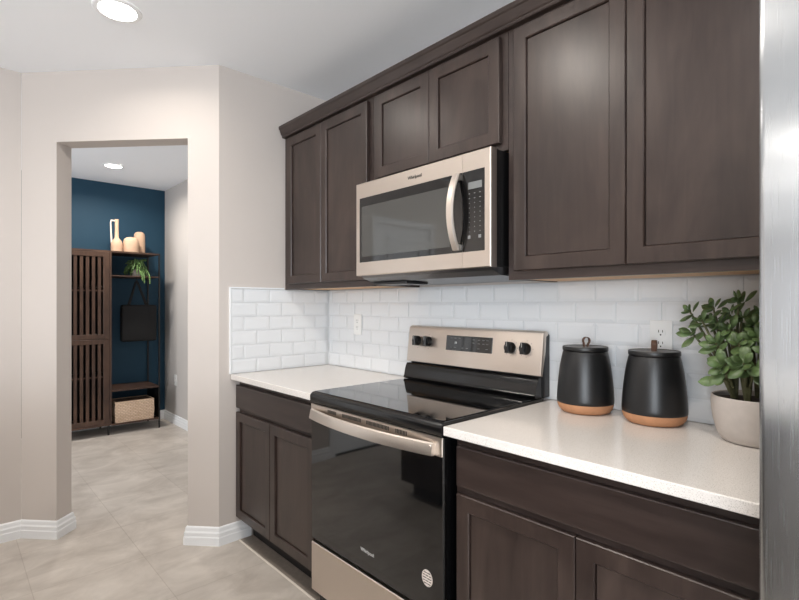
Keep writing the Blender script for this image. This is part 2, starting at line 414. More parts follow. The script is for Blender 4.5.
wall_cabinet('dark stained two-door wall cabinet at the left end, beside the plain corner wall', 0.012, 0.826, ZU, ZF, [(0.064, 0.4125, 1.411, ZD), (0.4155, 0.800, 1.411, ZD)])
wall_cabinet('short dark stained two-door wall cabinet mounted directly above the microwave', 0.828, 1.578, 1.846, ZF, [(0.857, 1.2015, 1.872, ZD), (1.2045, 1.551, 1.872, ZD)])
wall_cabinet('tall dark stained two-door wall cabinet above the black canisters, beside the refrigerator', 1.580, 2.410, ZU, ZF, [(1.612, 1.9955, 1.411, ZD), (1.9985, 2.384, 1.411, ZD)])
CP = [(-0.296, 2.2685), (-0.336, 2.2685), (-0.339, 2.272), (-0.339, 2.279), (-0.343, 2.282), (-0.347, 2.290), (-0.351, 2.300), (-0.355, 2.311), (-0.360, 2.315), (-0.361, 2.318), (-0.361, 2.331), (-0.296, 2.331)]
m_ = MB(); m_.extrude_x(CP, 0.016, 2.412)
tag(m_.build('crown_moulding', 'wood_horizontal', O=(1.2, -0.32, 2.2685)), 'dark stained crown moulding running along the top of the wall cabinets', 'moulding')

def base_cabinet(label, x0, x1, dx0, dx1, split):
    t = thing('base_cabinet', label, 'cabinet', ((x0+x1)/2, -0.3, 0))
    zt = ZT-0.0295; yb = -0.60
    m_ = MB(); m_.box(x0, x0+0.016, yb+0.019, -0.012, 0.115, zt); m_.box(x1-0.016, x1, yb+0.019, -0.012, 0.115, zt); m_.box(x0+0.016, x1-0.016, yb+0.019, -0.012, 0.115, 0.131); m_.box(x0+0.016, x1-0.016, -0.018, -0.012, 0.131, zt)
    m_.box(x0, x1, -0.51, -0.50, 0.0, 0.115); m_.box(x0, x0+0.016, -0.50, -0.05, 0, 0.115); m_.box(x1-0.016, x1, -0.50, -0.05, 0, 0.115)
    m_.build('carcass', 'wood_vertical', t)
    MB().box(x0, x1, -0.52, -0.5105, 0.0, 0.112).build('toe_kick', 'gap_dark', t)
    m_ = MB(); fw = 0.036
    m_.box(x0, x0+fw, yb, yb+0.019, 0.115, zt); m_.box(x1-fw, x1, yb, yb+0.019, 0.115, zt)
    for z0, z1 in ((0.115, 0.15), (0.70, 0.735), (zt-0.035, zt)): m_.box(x0+fw, x1-fw, yb, yb+0.019, z0, z1)
    m_.build('face_frame', 'wood_horizontal', t)
    drawer_front(t, dx0, dx1, 0.730, 0.855, yb-0.0205)
    shaker(t, dx0, split-0.0015, 0.132, 0.707, yb-0.0205); shaker(t, split+0.0015, dx1, 0.132, 0.707, yb-0.0205)
    return t
base_cabinet('dark stained base cabinet with drawer and two doors between corner wall and range', 0.018, 0.800, 0.014, 0.786, 0.397)
base_cabinet('dark stained base cabinet with drawer under the canisters, between range and refrigerator', 1.584, 2.410, 1.597, 2.392, 1.990)
# toe-space shade painted as a dark floor strip, with a pale bead
m_ = MB(); m_.box(0.02, 0.80, -0.598, -0.521, 0.0, 0.0025); s_ = struct(m_.build('toe_shade_strip', 'floor_shade_strip'))
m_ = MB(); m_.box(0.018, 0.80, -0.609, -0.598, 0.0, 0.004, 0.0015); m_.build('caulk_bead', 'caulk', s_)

def countertop(label, x0, x1):
    m_ = MB(); m_.box(x0, x1, -0.648, -0.0105, ZT-0.029, ZT, 0.003, 2)
    return tag(m_.build('countertop', 'quartz', O=((x0+x1)/2, -0.32, ZT-0.029)), label, 'countertop')
countertop('white speckled quartz countertop in the corner, left of the range', 0.0105, 0.802)
countertop('white speckled quartz countertop carrying the canisters and potted plant', 1.567, 2.412)

# ------------------------------------------------------------------ range
RX0, RX1 = 0.806, 1.563
rg = thing('range', 'freestanding electric range with black glass oven door and stainless trim', 'stove', (1.192, -0.35, 0))
m_ = MB(); m_.box(RX0+0.004, RX1-0.004, -0.60, -0.03, 0.02, 0.90)
for x in (RX0+0.05, RX1-0.05):
    for y in (-0.55, -0.09): m_.lathe([(0.018, 0.0), (0.018, 0.02)], x, y, 12)
m_.build('body', 'enamel_black', rg)
m_ = MB(); m_.extrude_x([(-0.058, 0.903), (-0.058, 0.9235), (-0.636, 0.9235), (-0.640, 0.9225), (-0.650, 0.914), (-0.652, 0.910), (-0.652, 0.884), (-0.648, 0.880), (-0.60, 0.880), (-0.60, 0.903)], RX0+0.006, RX1)
m_.build('cooktop_frame', 'enamel_black', rg, smooth=True, ang=50)
MB().box(RX0+0.010, RX1-0.010, -0.632, -0.105, 0.9236, 0.9262, 0.001).build('cooktop_glass', 'glass_black', rg)
# lower black moulding of the backguard
m_ = MB(); m_.extrude_x([(-0.03, 0.9236), (-0.100, 0.9264), (-0.108, 0.930), (-0.110, 0.937), (-0.105, 0.943), (-0.103, 0.952), (-0.098, 0.975), (-0.091, 0.995), (-0.084, 1.003), (-0.03, 1.006)], RX0+0.006, RX1-0.006)
m_.build('backguard_base', 'enamel_black', rg, smooth=True, ang=40)
MB().box(RX0+0.004, RX1+0.001, -0.056, -0.0105, 0.9237, 1.176, 0.004).build('backguard_shell', 'plastic_black', rg)
# stainless control panel, leaning back, rounded top
def pq(x, z, d=0.0):   # point on the sloping panel face
    k = (z-1.012)/(1.185-1.012); return Vector((x, -0.083+0.020*k-d, z))
prof = [(-0.0785, 1.0115), (-0.083, 1.014), (-0.0645, 1.172), (-0.061, 1.182), (-0.053, 1.1875), (-0.043, 1.1885), (-0.030, 1.187), (-0.030, 1.178), (-0.044, 1.172), (-0.056, 1.1)]
m_ = MB()
def rr(x, i):  return [Vector((x, y+(i if y < -0.05 else 0), z-(i if z > 1.15 else 0))) for y, z in prof]
m_.ring_faces([rr(RX0-0.002, 0.006), rr(RX0+0.001, 0.002), rr(RX0+0.006, 0), rr(RX1-0.006, 0), rr(RX1+0.002, 0.002), rr(RX1+0.004, 0.006)], True, True, True)
m_.build('control_panel', 'steel_warm', rg, smooth=True, ang=30)
SL = Matrix.Rotation(-math.atan2(0.0185, 0.158), 4, 'X')
def on_panel(x, z): return Matrix.Translation(pq(x, z)) @ SL
dsp = MB().box(-0.131, 0.131, -0.0035, 0.004, -0.034, 0.034, 0.001, 1, on_panel(1.196, 1.117)).build('control_display', 'glass_black', rg)
Mx = on_panel(1.196, 1.117)
for grp in (((-0.10, 0.022), (-0.075, 0.022), (-0.05, 0.022)), ((-0.10, -0.02), (-0.075, -0.02)), ((-0.03, -0.02), (-0.005, -0.02)), ((0.03, 0.020), (0.03, 0.006)), ((0.06, 0.020), (0.06, 0.004), (0.06, -0.018)), ((0.085, 0.020), (0.085, 0.004)), ((0.105, 0.020), (0.105, 0.004), (0.105, -0.018))):
    m_ = MB()
    for x, z in grp: m_.box(x-0.006, x+0.006, -0.0042, -0.0036, z-0.0014, z+0.0014, mat=Mx)
    m_.build('key_legend', 'key_grey', dsp)
m_ = MB()
for x, z in ((-0.075, 0.002), (-0.068, 0.002)): m_.box(x-0.0018, x+0.0018, -0.0042, -0.0036, z-0.005, z+0.005, mat=Mx)
m_.build('clock_digits', 'mark_light', dsp)
for x in (0.876, 0.948, 1.420, 1.492):
    Mk = on_panel(x, 1.115) @ Matrix.Rotation(PI/2, 4, 'X')
    m_ = MB(); m_.lathe([(0.0240, -0.001), (0.0240, 0.005), (0.0215, 0.008), (0.0205, 0.020), (0.019, 0.023)], 0, 0, 28, mat=Mk)
    m_.box(-0.0085, 0.0085, -0.0235, 0.0235, 0.006, 0.033, 0.002, 1, Mk)
    k = m_.build('knob', 'plastic_black', rg, smooth=True)
    m_ = MB(); m_.box(-0.001, 0.001, 0.004, 0.022, 0.0332, 0.0336, mat=Mk); m_.build('pointer_mark', 'mark_light', k)
for x in (0.876, 0.948, 1.420, 1.492):
    m_ = MB()
    for a in range(7):
        th = -PI/2-2.2+4.4*a/6+PI; Mk = on_panel(x, 1.115)
        m_.box(math.sin(th+PI/2*0)*0.033-0.0012, math.sin(th)*0.033+0.0012, -0.0005, 0.0005, math.cos(th)*0.033-0.0012, math.cos(th)*0.033+0.0012, mat=Mk)
    o = m_.build('dial_ticks', 'slot_dark', rg)
# oven door
YD = -0.643
dr = MB().box(RX0+0.003, RX1-0.001, YD+0.004, -0.602, 0.302, 0.874, 0.003).build('oven_door', 'enamel_black', rg)
MB().box(RX0+0.003, RX1-0.001, YD, YD+0.0035, 0.305, 0.8135, 0.001).build('door_glass', 'glass_black', dr)
MB().box(RX0+0.003, RX1-0.001, YD-0.003, YD+0.006, 0.814, 0.8745, 0.002).build('door_trim', 'steel_warm', dr)
for x0, n in ((0.935, 8), (1.035, 16), (1.185, 17), (1.345, 8)):
    m_ = MB()
    for i in range(n): m_.box(x0+i*0.0075, x0+i*0.0075+0.004, YD-0.0038, YD-0.0031, 0.852, 0.866)
    m_.build('vent_slots', 'slot_dark', dr)
# bowed handle
def bow(x0, x1, y0, d, n=24):
    return [(x0+(x1-x0)*i/n, y0-d*(1-(2*i/n-1)**2)) for i in range(n+1)]
rings = []
for x, y in bow(RX0+0.022, RX1-0.030, -0.656, 0.036):
    rings.append([Vector((x, y+0.010, 0.818)), Vector((x, y, 0.815)), Vector((x, y-0.011, 0.817)), Vector((x, y-0.0115, 0.822)), Vector((x, y-0.004, 0.853)), Vector((x, y+0.002, 0.857)), Vector((x, y+0.010, 0.854))])
m_ = MB(); m_.ring_faces(rings, True, True, True)
m_.box(RX0+0.024, RX0+0.055, -0.660, YD-0.003, 0.822, 0.850, 0.002); m_.box(RX1-0.063, RX1-0.034, -0.664, YD-0.003, 0.822, 0.850, 0.002)
m_.build('oven_handle', 'steel_bright', dr, smooth=True, ang=35)
text_part('brand_lettering', 'Whirlpool', 0.0185, FRONT(1.186, YD-0.0006, 0.379), 'mark_light', dr)
Ms = Matrix.Translation((1.494, YD-0.0004, 0.409)) @ Matrix.Rotation(PI/2, 4, 'X')
m_ = MB(); n = 40
m_.ring_faces([[Ms @ Vector((0.024*math.cos(2*PI*i/n), 0.027*math.sin(2*PI*i/n), z)) for i in range(n)] for z in (0, 0.0005)], True, True, True)
st = m_.build('sticker', 'sticker_paper', dr)
m_ = MB()
for i in range(-2, 3):
    z = i*0.0086; hw = 0.019*math.sqrt(max(0.1, 1-(z/0.026)**2))
    for a, b_ in ((-1.0, -0.55), (-0.4, 0.35), (0.5, 1.0)) if i % 2 else ((-1.0, -0.1), (0.05, 1.0)): m_.box(a*hw, b_*hw, z-0.0021, z+0.0021, 0.0006, 0.0009, mat=Ms)
m_.ring_faces([[Ms @ Vector(((0.0222+k)*math.cos(2*PI*i/n), (0.0252+k)*math.sin(2*PI*i/n), 0.0008)) for i in range(n)] for k in (0, -0.0008)], True)
m_.build('sticker_print', 'sticker_print', st)
# storage drawer
m_ = MB(); m_.box(RX0+0.003, RX1-0.001, YD-0.001, -0.602, 0.085, 0.289, 0.003); m_.build('storage_drawer', 'steel_warm', rg)
MB().box(RX0+0.01, RX1-0.008, -0.58, -0.10, 0.0205, 0.085).build('plinth', 'plastic_black', rg)

# ------------------------------------------------------------------ microwave
MX0, MX1, MZ0, MZ1, MY = 0.816, 1.571, 1.424, 1.840, -0.41
mw = thing('microwave', 'stainless over-the-range microwave with bowed handle and black glass front', 'microwave', (1.193, -0.2, MZ0))
MB().box(MX0+0.016, MX1-0.003, -0.372, -0.012, MZ0+0.004, MZ1, 0.002).build('body', 'plastic_black', mw)
SPL = 1.446
def framed(x0, x1, gx0, gx1, name, parent):
    m_ = MB(); e = 0.003; l_ = 0 if gx0 == x0 else 1; r_ = 0 if gx1 == x1 else 1
    O = lambda i, y: [Vector((x0+i*l_, y, MZ0+i)), Vector((x1-i*r_, y, MZ0+i)), Vector((x1-i*r_, y, MZ1-i)), Vector((x0+i*l_, y, MZ1-i))]
    I = lambda y: [Vector((gx0, y, 1.483)), Vector((gx1, y, 1.483)), Vector((gx1, y, 1.772)), Vector((gx0, y, 1.772))]
    m_.ring_faces([O(0, MY+0.036), O(0, MY+e), O(e, MY), I(MY), I(MY+0.004)], True, True, False)
    return m_.build(name, 'steel_warm', parent)
md = framed(MX0, SPL-0.0004, 0.842, SPL-0.0004, 'door', mw)
MB().box(0.842, SPL-0.0004, MY+0.001, MY+0.008, 1.483, 1.772).build('door_glass', 'glass_black', md)
MB().box(0.857, 1.385, MY+0.0004, MY+0.0009, 1.508, 1.733).build('window', 'glass_window', md)
mp_ = framed(SPL+0.0004, MX1, SPL+0.0004, 1.546, 'control_panel', mw)
MB().box(SPL+0.0004, 1.546, MY+0.001, MY+0.008, 1.483, 1.772).build('panel_glass', 'glass_black', mp_)
MB().box(1.472, 1.533, MY+0.0004, MY+0.0012, 1.706, 1.731).build('clock_display', 'display_grey', mp_)
m_ = MB()
for r in range(9):
    for c in range(3):
        x = 1.477+c*0.024; z = 1.690-r*0.017
        m_.box(x-0.0030 if r < 2 else x-0.0016, x+0.0030 if r < 2 else x+0.0016, MY+0.0003, MY+0.0009, z-0.0014, z+0.0014)
m_.box(1.470, 1.482, MY+0.0003, MY+0.0009, 1.529, 1.541); m_.box(1.518, 1.530, MY+0.0003, MY+0.0009, 1.529, 1.541)
m_.build('keypad_marks', 'key_grey', mp_)
rings = []
n = 22
for i in range(n+1):
    z = 1.490+(1.768-1.490)*i/n; y = MY-0.012-0.036*(1-(2*i/n-1)**2)
    rings.append([Vector((1.411, y, z)), Vector((1.415, y-0.007, z)), Vector((1.438, y-0.007, z)), Vector((1.442, y, z)), Vector((1.438, y+0.008, z)), Vector((1.415, y+0.008, z))])
m_ = MB(); m_.ring_faces(rings, True, True, True)
m_.box(1.415, 1.438, MY-0.014, MY+0.001, 1.491, 1.512); m_.box(1.415, 1.438, MY-0.014, MY+0.001, 1.746, 1.767)
m_.build('handle', 'steel_bright', md, smooth=True, ang=35)
text_part('brand_lettering', 'Whirlpool', 0.019, FRONT(1.198, MY-0.0006, 1.805), 'slot_dark', md)
# underside: sloping grey pan, vent grille and lamp
m_ = MB(); m_.extrude_x([(-0.372, MZ0+0.003), (-0.395, MZ0+0.0), (-0.385, MZ0-0.010), (-0.340, MZ0-0.026), (-0.03, MZ0-0.034), (-0.03, MZ0+0.003)], MX0+0.02, MX1-0.004)
pan = m_.build('underside_pan', 'steel_dull', mw)
m_ = MB(); m_.box(0.845, 1.07, -0.335, -0.20, MZ0-0.040, MZ0-0.0275, 0.002); m_.build('grease_filter', 'plastic_black', pan)

# ------------------------------------------------------------------ refrigerator
FX0, FX1, FY = 2.418, 3.330, -0.860
fr = thing('refrigerator', 'stainless steel refrigerator at the right edge, beside the potted plant', 'refrigerator', ((FX0+FX1)/2, -0.42, 0))
MB().box(FX0+0.004, FX1-0.004, -0.775, -0.04, 0.02, 1.775, 0.004).build('body', 'plastic_black', fr)
for x0, x1, hx in ((FX0, 2.872, 2.835), (2.876, FX1, 2.913)):
    d = MB().box(x0, x1, FY, -0.785, 0.70, 1.785, 0.009, 3).build('door', 'steel_fridge', fr, smooth=True)
    m_ = MB(); m_.tube([(hx, FY-0.002, 0.95), (hx, FY-0.05, 0.96), (hx, FY-0.055, 1.2), (hx, FY-0.05, 1.54), (hx, FY-0.002, 1.55)], 0.010, 10); m_.build('handle', 'steel_bright', d, smooth=True)
d = MB().box(FX0, FX1, FY, -0.785, 0.08, 0.694, 0.009, 3).build('freezer_drawer', 'steel_fridge', fr, smooth=True)
m_ = MB(); m_.tube([(2.55, FY-0.002, 0.62), (2.56, FY-0.05, 0.62), (3.19, FY-0.05, 0.62), (3.2, FY-0.002, 0.62)], 0.010, 10); m_.build('handle', 'steel_bright', d, smooth=True)
MB().box(FX0+0.02, FX1-0.02, -0.76, -0.10, 0.0, 0.0195).build('foot_grille', 'plastic_black', fr)

# ------------------------------------------------------------------ kitchen island across the aisle (mirrored in the oven door)
isl = thing('kitchen_island', 'dark kitchen island with white top across the aisle, mirrored in the oven door', 'island', (1.15, -2.35, 0))
MB().box(0.15, 2.25, -2.75, -1.775, 0.10, 0.884).build('body', 'wood_vertical', isl)
MB().box(0.21, 2.18, -2.70, -1.835, 0.0, 0.0995).build('plinth', 'gap_dark', isl)
MB().box(0.12, 2.29, -3.0, -1.745, 0.8845, 0.914, 0.003).build('top', 'quartz', isl)

# ------------------------------------------------------------------ canisters
def canister(label, cx, cy, rot, K=1.025):
    t = thing('canister', label, 'canister', (cx, cy, ZT))
    z = ZT+0.0003
    MB().lathe([(0.066*K, z), (0.074*K, z+0.0015), (0.082*K, z+0.007), (0.0885*K, z+0.016), (0.0915*K, z+0.026), (0.0925*K, z+0.0355)], cx, cy, 56, True, False).build('terracotta_base', 'terracotta', t, smooth=True)
    m_ = MB(); m_.lathe([(0.0927*K, z+0.0345), (0.0935*K, z+0.036), (0.0938*K, z+0.048), (0.0930*K, z+0.066), (0.0912*K, z+0.092), (0.0880*K, z+0.125), (0.0838*K, z+0.160), (0.0785*K, z+0.190), (0.0745*K, z+0.208), (0.0725*K, z+0.214), (0.069*K, z+0.2155)], cx, cy, 56, False, True); m_.build('body', 'ceramic_black', t, smooth=True)
    m_ = MB(); m_.lathe([(0.070*K, z+0.2156), (0.0735*K, z+0.2165), (0.0748*K, z+0.219), (0.0748*K, z+0.2290), (0.0736*K, z+0.2312), (0.0710*K, z+0.2315), (0.0695*K, z+0.2295)], cx, cy, 56, False, True); lid = m_.build('lid', 'ceramic_black', t, smooth=True)
    MB().lathe([(0.0690*K, z+0.2296), (0.0685*K, z+0.2300)], cx, cy, 48, False, True).build('lid_top', 'lid_top', lid)
    # leather loop standing on the lid
    pts = []
    for i in range(15):
        a = PI*1.12*i/14-0.06*PI; pts.append((math.cos(a)*0.010, 0.020+math.sin(a)*0.016 if math.sin(a) > -0.2 else 0.0))
    pts = [(0.006, 0.0)]+[(math.cos(a)*0.0115+0.004, 0.021+math.sin(a)*0.0125) for a in [(-0.6+4.3*i/14) for i in range(15)]]+[(-0.004, 0.0)]
    Mr = Matrix.Translation((cx, cy, z+0.2300)) @ Matrix.Rotation(rot, 4, 'Z')
    m_ = MB(); rings = []
    for i, (x, zz) in enumerate(pts):
        a = pts[max(0, i-1)]; b_ = pts[min(len(pts)-1, i+1)]; tx, tz = b_[0]-a[0], b_[1]-a[1]; l = math.hypot(tx, tz) or 1; nx, nz = -tz/l*0.0013, tx/l*0.0013
        rings.append([Mr @ Vector((x+nx, -0.0075, zz+nz)), Mr @ Vector((x+nx, 0.0075, zz+nz)), Mr @ Vector((x-nx, 0.0075, zz-nz)), Mr @ Vector((x-nx, -0.0075, zz-nz))])
    m_.ring_faces(rings, True, True, True); m_.build('leather_loop', 'leather', lid, smooth=True, ang=50)
    return t
canister('black ceramic canister with terracotta foot, the one nearer the range', 1.763, -0.114, 0.85)
canister('black ceramic canister with terracotta foot, in front of the outlet', 1.992, -0.106, 1.75)

# ------------------------------------------------------------------ jade plant
PX, PY = 2.272, -0.142
pl = thing('potted_jade_plant', 'green jade plant in a smooth grey pot beside the refrigerator', 'plant', (PX, PY, ZT))
z = ZT+0.0003
m_ = MB(); m_.lathe([(0.070, z), (0.078, z+0.002), (0.086, z+0.010), (0.094, z+0.028), (0.102, z+0.058), (0.1065, z+0.088), (0.1075, z+0.112), (0.1065, z+0.124), (0.104, z+0.1265), (0.100, z+0.124), (0.099, z+0.105)], PX, PY, 64, True, False); m_.build('pot', 'pot_grey', pl, smooth=True)
m_ = MB(); m_.lathe([(0.0992, z+0.104), (0.098, z+0.112), (0.06, z+0.117), (0.02, z+0.119)], PX, PY, 32, True, True); m_.build('soil', 'soil', pl, smooth=True)
FWD = Vector((-math.sin(YAW), math.cos(YAW), 0)); RGT = Vector((math.cos(YAW), math.sin(YAW), 0))
clusters = [  # (x, y, z, number of leaves, leaf length): heads of the branches
    (2.108, -0.150, 1.275, 7, 0.044), (2.118, -0.165, 1.212, 8, 0.050), (2.165, -0.135, 1.288, 8, 0.046), (2.232, -0.150, 1.306, 8, 0.048),
    (2.178, -0.160, 1.240, 8, 0.048), (2.190, -0.200, 1.185, 9, 0.052), (2.215, -0.238, 1.128, 9, 0.060), (2.280, -0.130, 1.268, 9, 0.050),
    (2.285, -0.190, 1.205, 9, 0.052), (2.250, -0.110, 1.220, 8, 0.050), (2.330, -0.150, 1.305, 8, 0.050), (2.340, -0.190, 1.235, 9, 0.050),
    (2.310, -0.070, 1.190, 8, 0.050), (2.205, -0.225, 1.095, 3, 0.054), (2.266, -0.250, 1.140, 7, 0.056), (2.240, -0.150, 1.258, 7, 0.046),
    (2.150, -0.105, 1.245, 7, 0.046), (2.248, -0.215, 1.190, 8, 0.048), (2.150, -0.185, 1.250, 6, 0.044), (2.215, -0.180, 1.225, 7, 0.048),
    (2.290, -0.235, 1.125, 6, 0.050), (2.205, -0.120, 1.265, 7, 0.046), (2.320, -0.220, 1.170, 8, 0.050), (2.275, -0.170, 1.240, 7, 0.048), (2.195, -0.110, 1.205, 7, 0.048)]
fol = MB(); stm = MB()
def leaf(bm_, base, d, up, ln, wd, th):
    d = d.normalized(); s = d.cross(up).normalized(); n_ = s.cross(d).normalized()
    nu, nv = 7, 8; rings = []
    for i in range(nu+1):
        t = i/nu; wprof = (math.sin(PI*min(1, 0.03+0.97*t**1.25)))**0.72 if 0 < t < 1 else 0.06
        c = base + d*(ln*t) + n_*(0.16*ln*(t**2)*(-1 if d.z > 0.2 else 0.6))
        rings.append([c + s*(math.cos(2*PI*k/nv)*wd*0.5*wprof) + n_*(math.sin(2*PI*k/nv)*th*0.5*wprof) for k in range(nv)])
    bm_.ring_faces(rings, True, True, True)
roots = [Vector((PX+dx, PY+dy, z+0.112)) for dx, dy in ((-0.045, -0.02), (0.0, 0.02), (0.035, -0.03), (-0.01, -0.05))]
for ci, (x, y, zz, n, ln) in enumerate(clusters):
    c = Vector((x, y, zz)); r = min(roots, key=lambda p: (p-c).length + 0.02*random.random())
    mid = r.lerp(c, 0.5) + Vector((0, 0, 0.02)) + (c-r)*0.05
    pts = [r, r.lerp(mid, 0.5)+Vector((0, 0, 0.006)), mid, mid.lerp(c, 0.55), c]
    stm.tube(pts, [0.0070, 0.0055, 0.0042, 0.0034, 0.0025], 8)
    rad = c-Vector((PX, PY, c.z)); ax = rad.normalized()*0.55 + Vector((0.0, -0.45, 0.0)) + Vector((0, 0, 0.55)) + Vector((random.uniform(-.25, .25), random.uniform(-.25, .25), random.uniform(-.2, .2))); ax.normalize()
    u = ax.cross(Vector((0.3, 0.9, 0.1))).normalized(); v = ax.cross(u)
    for k in range(n):
        a = k*PI/2 + (k//2)*0.65 + ci; tier = k/max(1, n-1)
        el = 0.12 + 0.95*tier**1.2
        d = (u*math.cos(a)+v*math.sin(a))*math.cos(el) + ax*math.sin(el)
        b0 = c - ax*(0.016*(1-tier)) + d*0.003
        L2 = ln*(1.0-0.42*tier)*random.uniform(0.9, 1.1)
        leaf(fol, b0, d, ax if abs(d.dot(ax)) < 0.9 else u, L2, L2*0.58, 0.0075)
stm.build('stems', 'stem', pl, smooth=True); fol.build('leaves', 'leaf', pl, smooth=True, ang=60)

# ------------------------------------------------------------------ outlets
def outlet(label, M):
    """local frame: x right, z up, -y out of the wall"""
    O = M.translation.copy(); t = thing('wall_outlet', label, 'outlet', O)
    m_ = MB(); m_.box(-0.036, 0.036, -0.0055, 0, -0.060, 0.060, 0.0025, 2, M); pt = m_.build('cover_plate', 'plastic_white', t)
    for dz in (0.0195, -0.0195):
        m_ = MB(); n = 24
        ring = [(max(-0.0145, min(0.0145, 0.0172*math.cos(2*PI*i/n))), dz+0.0172*math.sin(2*PI*i/n)*0.86) for i in range(n)]
        m_.ring_faces([[M @ Vector((a, -0.0050, b_)) for a, b_ in ring], [M @ Vector((a, -0.0072, b_)) for a, b_ in ring]], True, False, True)
        rc = m_.build('receptacle', 'plastic_white', t)
        m_ = MB(); m_.box(-0.0075, -0.0052, -0.0076, -0.0070, dz+0.000, dz+0.009, mat=M); m_.box(0.0052, 0.0075, -0.0076, -0.0070, dz+0.0005, dz+0.0085, mat=M)
        m_.lathe([(0.0026, 0.0070), (0.0026, 0.0076)], 0, 0, 12, mat=M @ Matrix.Translation((0, 0, dz-0.0075)) @ Matrix.Rotation(PI/2, 4, 'X')); m_.build('slots', 'slot_dark', rc)
    return t
TM = lambda x, y, z_, r=0: Matrix.Translation((x, y, z_)) @ Matrix.Rotation(r, 4, 'Z')
outlet('white double outlet on the tiled wall between the corner and the range', TM(0.315, -0.0088, 1.177))
outlet('white double outlet on the tiled wall behind the second canister', TM(1.980, -0.0088, 1.180))
outlet('white double outlet low on the grey hallway wall', TM(-2.95, 0.0415, 0.475))

# ------------------------------------------------------------------ recessed ceiling lights
def can(label, x, y, r=0.075, power=CAN_W, group=None):
    t = thing('recessed_light', label, 'ceiling light', (x, y, ZC), group)
    MB().lathe([(r, ZC-0.006), (r+0.004, ZC-0.008), (r+0.018, ZC-0.005), (r+0.022, ZC-0.0005)], x, y, 40, False, False).build('trim_ring', 'trim_white', t, smooth=True)
    MB().lathe([(r-0.001, ZC-0.0005), (r-0.001, ZC-0.0060)], x, y, 40, False, True).build('lens', 'lamp_lens', t)
    l = bpy.data.lights.new('lamp', 'AREA'); l.shape = 'DISK'; l.size = r*2; l.energy = power; l.color = CAN_COL; l.spread = math.radians(160)
    o = bpy.data.objects.new('lamp', l); C.objects.link(o); o.parent = t; o.location = (0, 0, -0.0085)
    return t
can('bright round recessed light in the kitchen ceiling before the doorway', *CANS[0], power=3.2)
for i, c in enumerate(CANS[1:]): can('round recessed ceiling light above the kitchen and living area, outside the photo', *c, group='recessed lights outside the photo')
can('round recessed light in the hallway ceiling beyond the doorway', *HALL_CAN, r=0.068, power=10.5)

# ------------------------------------------------------------------ hallway storage unit
UX0, UX1 = -3.305, -2.90; YDV = -0.584; YR = -0.146; YLL = -1.395; ZTOP = 1.826
hu = thing('hall_storage_unit', 'walnut hall cabinet with slatted doors and open rack against the blue wall', 'storage unit', (-3.1, -0.77, 0))
m_ = MB(); m_.box(UX0, UX1-0.022, YLL, YLL+0.018, 0.10, ZTOP); m_.box(UX0, UX1, YDV-0.018, YDV, 0.10, ZTOP); m_.build('side_panels', 'walnut', hu)
for nm_, x1, z0, z1 in (('cabinet_top', UX1, ZTOP-0.018, ZTOP), ('cabinet_bottom', UX1, 0.10, 0.118), ('middle_shelf', UX1-0.03, 0.945, 0.963)):
    MB().box(UX0, x1, YLL+0.018, YDV-0.018, z0, z1).build(nm_, 'walnut_long', hu)
m_ = MB(); m_.box(UX0, UX0+0.008, YLL+0.018, YDV-0.018, 0.118, ZTOP-0.018); m_.box(UX0+0.01, UX1-0.05, YLL+0.02, YDV-0.02, 1.46, 1.475); m_.box(UX0+0.01, UX1-0.05, YLL+0.02, YDV-0.02, 0.575, 0.59); m_.build('inner_back', 'cabinet_inside', hu)
def slat_door(y0, y1, z0, z1):     # y0 < y1
    xf = UX1; m_ = MB(); st_, rl = 0.052, 0.045
    m_.box(xf-0.02, xf, y0, y0+st_, z0, z1, 0.0015); m_.box(xf-0.02, xf, y1-st_, y1, z0, z1, 0.0015)
    m_.box(xf-0.02, xf, y0+st_, y1-st_, z0, z0+rl, 0.0015); m_.box(xf-0.02, xf, y0+st_, y1-st_, z1-rl, z1, 0.0015)
    d = m_.build('slatted_door', 'walnut', hu)
    m_ = MB(); w_ = y1-y0-2*st_; n = 6; pitch = w_/n
    for i in range(n): c = y0+st_+pitch*(i+0.36); m_.box(xf-0.017, xf-0.005, c-0.0135, c+0.0135, z0+rl, z1-rl)
    m_.build('slats', 'walnut', d)
    zc = z0+(z1-z0)*(0.555); MB().box(xf-0.024, xf-0.0172, y0+st_, y1-st_, zc-0.006, zc+0.006).build('cross_rail', 'walnut_long', d)
for y0, y1 in ((-1.394, -1.010), (-1.007, -0.604)):
    slat_door(y0, y1, 0.957, ZTOP-0.02); slat_door(y0, y1, 0.120, 0.951)
m_ = MB(); m_.box(UX0, UX1, YDV, YR, ZTOP-0.016, ZTOP); m_.build('top_board', 'walnut_long', hu)
m_ = MB(); m_.box(UX0, UX1, YDV, YR, 1.574, 1.586); m_.build('upper_shelf', 'walnut_long', hu)
m_ = MB(); m_.box(UX0, UX1, YDV, YR-0.002, 0.428, 0.446); m_.build('bench_shelf', 'walnut_long', hu)
m_ = MB(); m_.box(UX0, UX1, YDV, YR-0.002, 0.092, 0.108); m_.build('bottom_shelf', 'walnut_long', hu)
for x in (UX0, UX1-0.014): MB().box(x, x+0.014, YR-0.002, YR+0.012, 0.0, ZTOP).build('post', 'metal_black', hu)
m_ = MB(); m_.box(UX0, UX1, YR+0.0, YR+0.010, 0.108, 0.43); m_.build('end_panel', 'metal_black', hu)
for x in (UX0+0.01, UX1-0.035):
    for y in (YLL+0.01, YDV-0.03): MB().box(x, x+0.018, y, y+0.018, 0.0, 0.0995).build('foot', 'metal_black', hu)
m_ = MB(); m_.tube([(-3.12, -0.305, 1.574), (-3.12, -0.305, 1.548), (-3.105, -0.305, 1.538), (-3.090, -0.305, 1.546)], 0.004, 8); m_.build('coat_hook', 'metal_black', hu, smooth=True)

